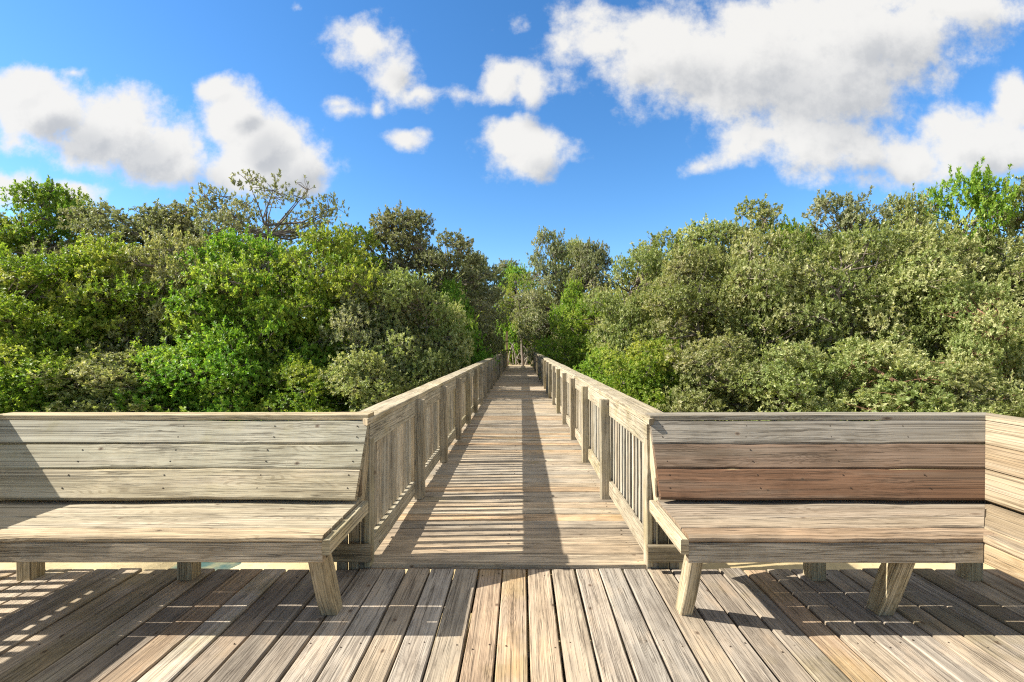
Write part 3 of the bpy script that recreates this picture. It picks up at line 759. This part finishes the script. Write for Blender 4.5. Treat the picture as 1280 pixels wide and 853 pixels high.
grp.interface.new_socket('P', in_out='INPUT', socket_type='NodeSocketVector'); grp.interface.new_socket('D', in_out='OUTPUT', socket_type='NodeSocketFloat'); grp.interface.new_socket('A', in_out='OUTPUT', socket_type='NodeSocketFloat')
gg = G(grp); gi = gg.node('NodeGroupInput'); go = gg.node('NodeGroupOutput'); P_ = gi.outputs[0]
wn = gg.noise(P_, 5.5, 3., .55, out=1)
Pw = gg.vmath('ADD', P_, gg.vmath('MULTIPLY', gg.vmath('SUBTRACT', wn, (.5, .5, .5)), (.10, .07, 0.)))
acc = None
for (u, v, a_, b_, wt) in BL:
    d = gg.vmath('LENGTH', gg.vmath('MULTIPLY', gg.vmath('SUBTRACT', Pw, ((u - 651) / 590, (431 - v) / 590, 0.)), (590. / (a_ * 1.25), 590. / (b_ * 1.25), 0.)))
    f = gg.math('MULTIPLY', gg.math('SUBTRACT', 1., d), wt)
    acc = f if acc is None else gg.math('SMOOTH_MAX', acc, f, .25)
# unseen cloud cover elsewhere in the sky, thickened to add neutral fill light
px, py, pz = gg.sep(P_)
outside = gg.math('MAXIMUM', gg.rng(gg.math('ABSOLUTE', px), 1.2, 1.6), gg.rng(py, .80, 1.0))
oth = gg.math('ADD', gg.math('MULTIPLY', gg.math('SUBTRACT', gg.noise(P_, 1.6, 2., .5), .24), 2.6), gg.math('MULTIPLY', outside, .0))
acc = gg.math('MAXIMUM', acc, gg.math('SUBTRACT', gg.math('MULTIPLY', gg.math('ADD', oth, 1.), outside), 1.))
fb = gg.noise(P_, 8.0, 10., .62); fb2 = gg.noise(P_, 26., 5., .6)
dn = gg.math('ADD', acc, gg.math('MULTIPLY', gg.math('SUBTRACT', fb, .5), 1.65))
dn = gg.math('ADD', dn, gg.math('MULTIPLY', gg.math('SUBTRACT', fb2, .5), .30))
gg.put(go.inputs[0], dn); gg.put(go.inputs[1], acc)
def dens(v):
    n = nt.nodes.new('ShaderNodeGroup'); n.node_tree = grp; nt.links.new(v, n.inputs[0]); return n.outputs
dirv = g.node('ShaderNodeTexCoord').outputs['Generated']
dx, dy, dz = g.sep(dirv)
yy = g.math('MAXIMUM', g.math('ABSOLUTE', dy), .12)
P0 = g.comb(g.math('DIVIDE', dx, yy), g.math('DIVIDE', dz, yy), 0.)
d0, a0_ = dens(P0)
d1, a1_ = dens(g.vmath('ADD', P0, (-.075, .075, 0.)))
d2, a2_ = dens(g.vmath('ADD', P0, (-.015, .018, 0.)))
alpha = g.rng(d0, -.06, .46)
alpha = g.math('MULTIPLY', alpha, g.rng(dz, .02, .12))
thick = g.math('ADD', g.math('MULTIPLY', g.rng(g.math('ADD', g.math('MULTIPLY', a1_, .8), g.math('MULTIPLY', d1, .2)), .12, .85), .58), g.math('MULTIPLY', g.rng(g.math('SUBTRACT', d2, d0), -.20, .34), .26))
shade = g.rng(thick, .05, 1.05)
cc = g.mix(shade, (.98, .965, .93, 1), (.55, .57, .60, 1))
b1 = g.node('ShaderNodeBackground'); nt.links.new(hs.outputs[0], b1.inputs[0]); b1.inputs[1].default_value = .076
b2 = g.node('ShaderNodeBackground'); g.put(b2.inputs[0], cc); b2.inputs[1].default_value = .315
mx = g.node('ShaderNodeMixShader'); g.put(mx.inputs[0], g.math('MULTIPLY', alpha, .97)); nt.links.new(b1.outputs[0], mx.inputs[1]); nt.links.new(b2.outputs[0], mx.inputs[2])
wo = g.node('ShaderNodeOutputWorld'); nt.links.new(mx.outputs[0], wo.inputs[0])
world.cycles.sampling_method = 'MANUAL'; world.cycles.sample_map_resolution = 512

# ------------------------------------------------------------------ camera and view
cam = bpy.data.cameras.new('camera'); co = bpy.data.objects.new('camera', cam); COL.objects.link(co)
co.location = (0, 0, H); co.rotation_euler = (math.radians(90), 0, 0)
cam.sensor_width = 36; cam.lens = 590 / 1280 * 36; cam.shift_x = -11 / 1280; cam.shift_y = 4.5 / 1280
cam.clip_start = .05; cam.clip_end = 6000
SC.camera = co
SC.view_settings.view_transform = 'Standard'; SC.view_settings.look = 'None'; SC.view_settings.exposure = 1.6; SC.view_settings.gamma = 1.
SC.cycles.max_bounces = 8; SC.cycles.diffuse_bounces = 4; SC.cycles.transmission_bounces = 4; SC.cycles.transparent_max_bounces = 4
SC.cycles.use_adaptive_sampling = True; SC.cycles.adaptive_threshold = .008; SC.cycles.use_denoising = False; SC.cycles.filter_width = 1.15
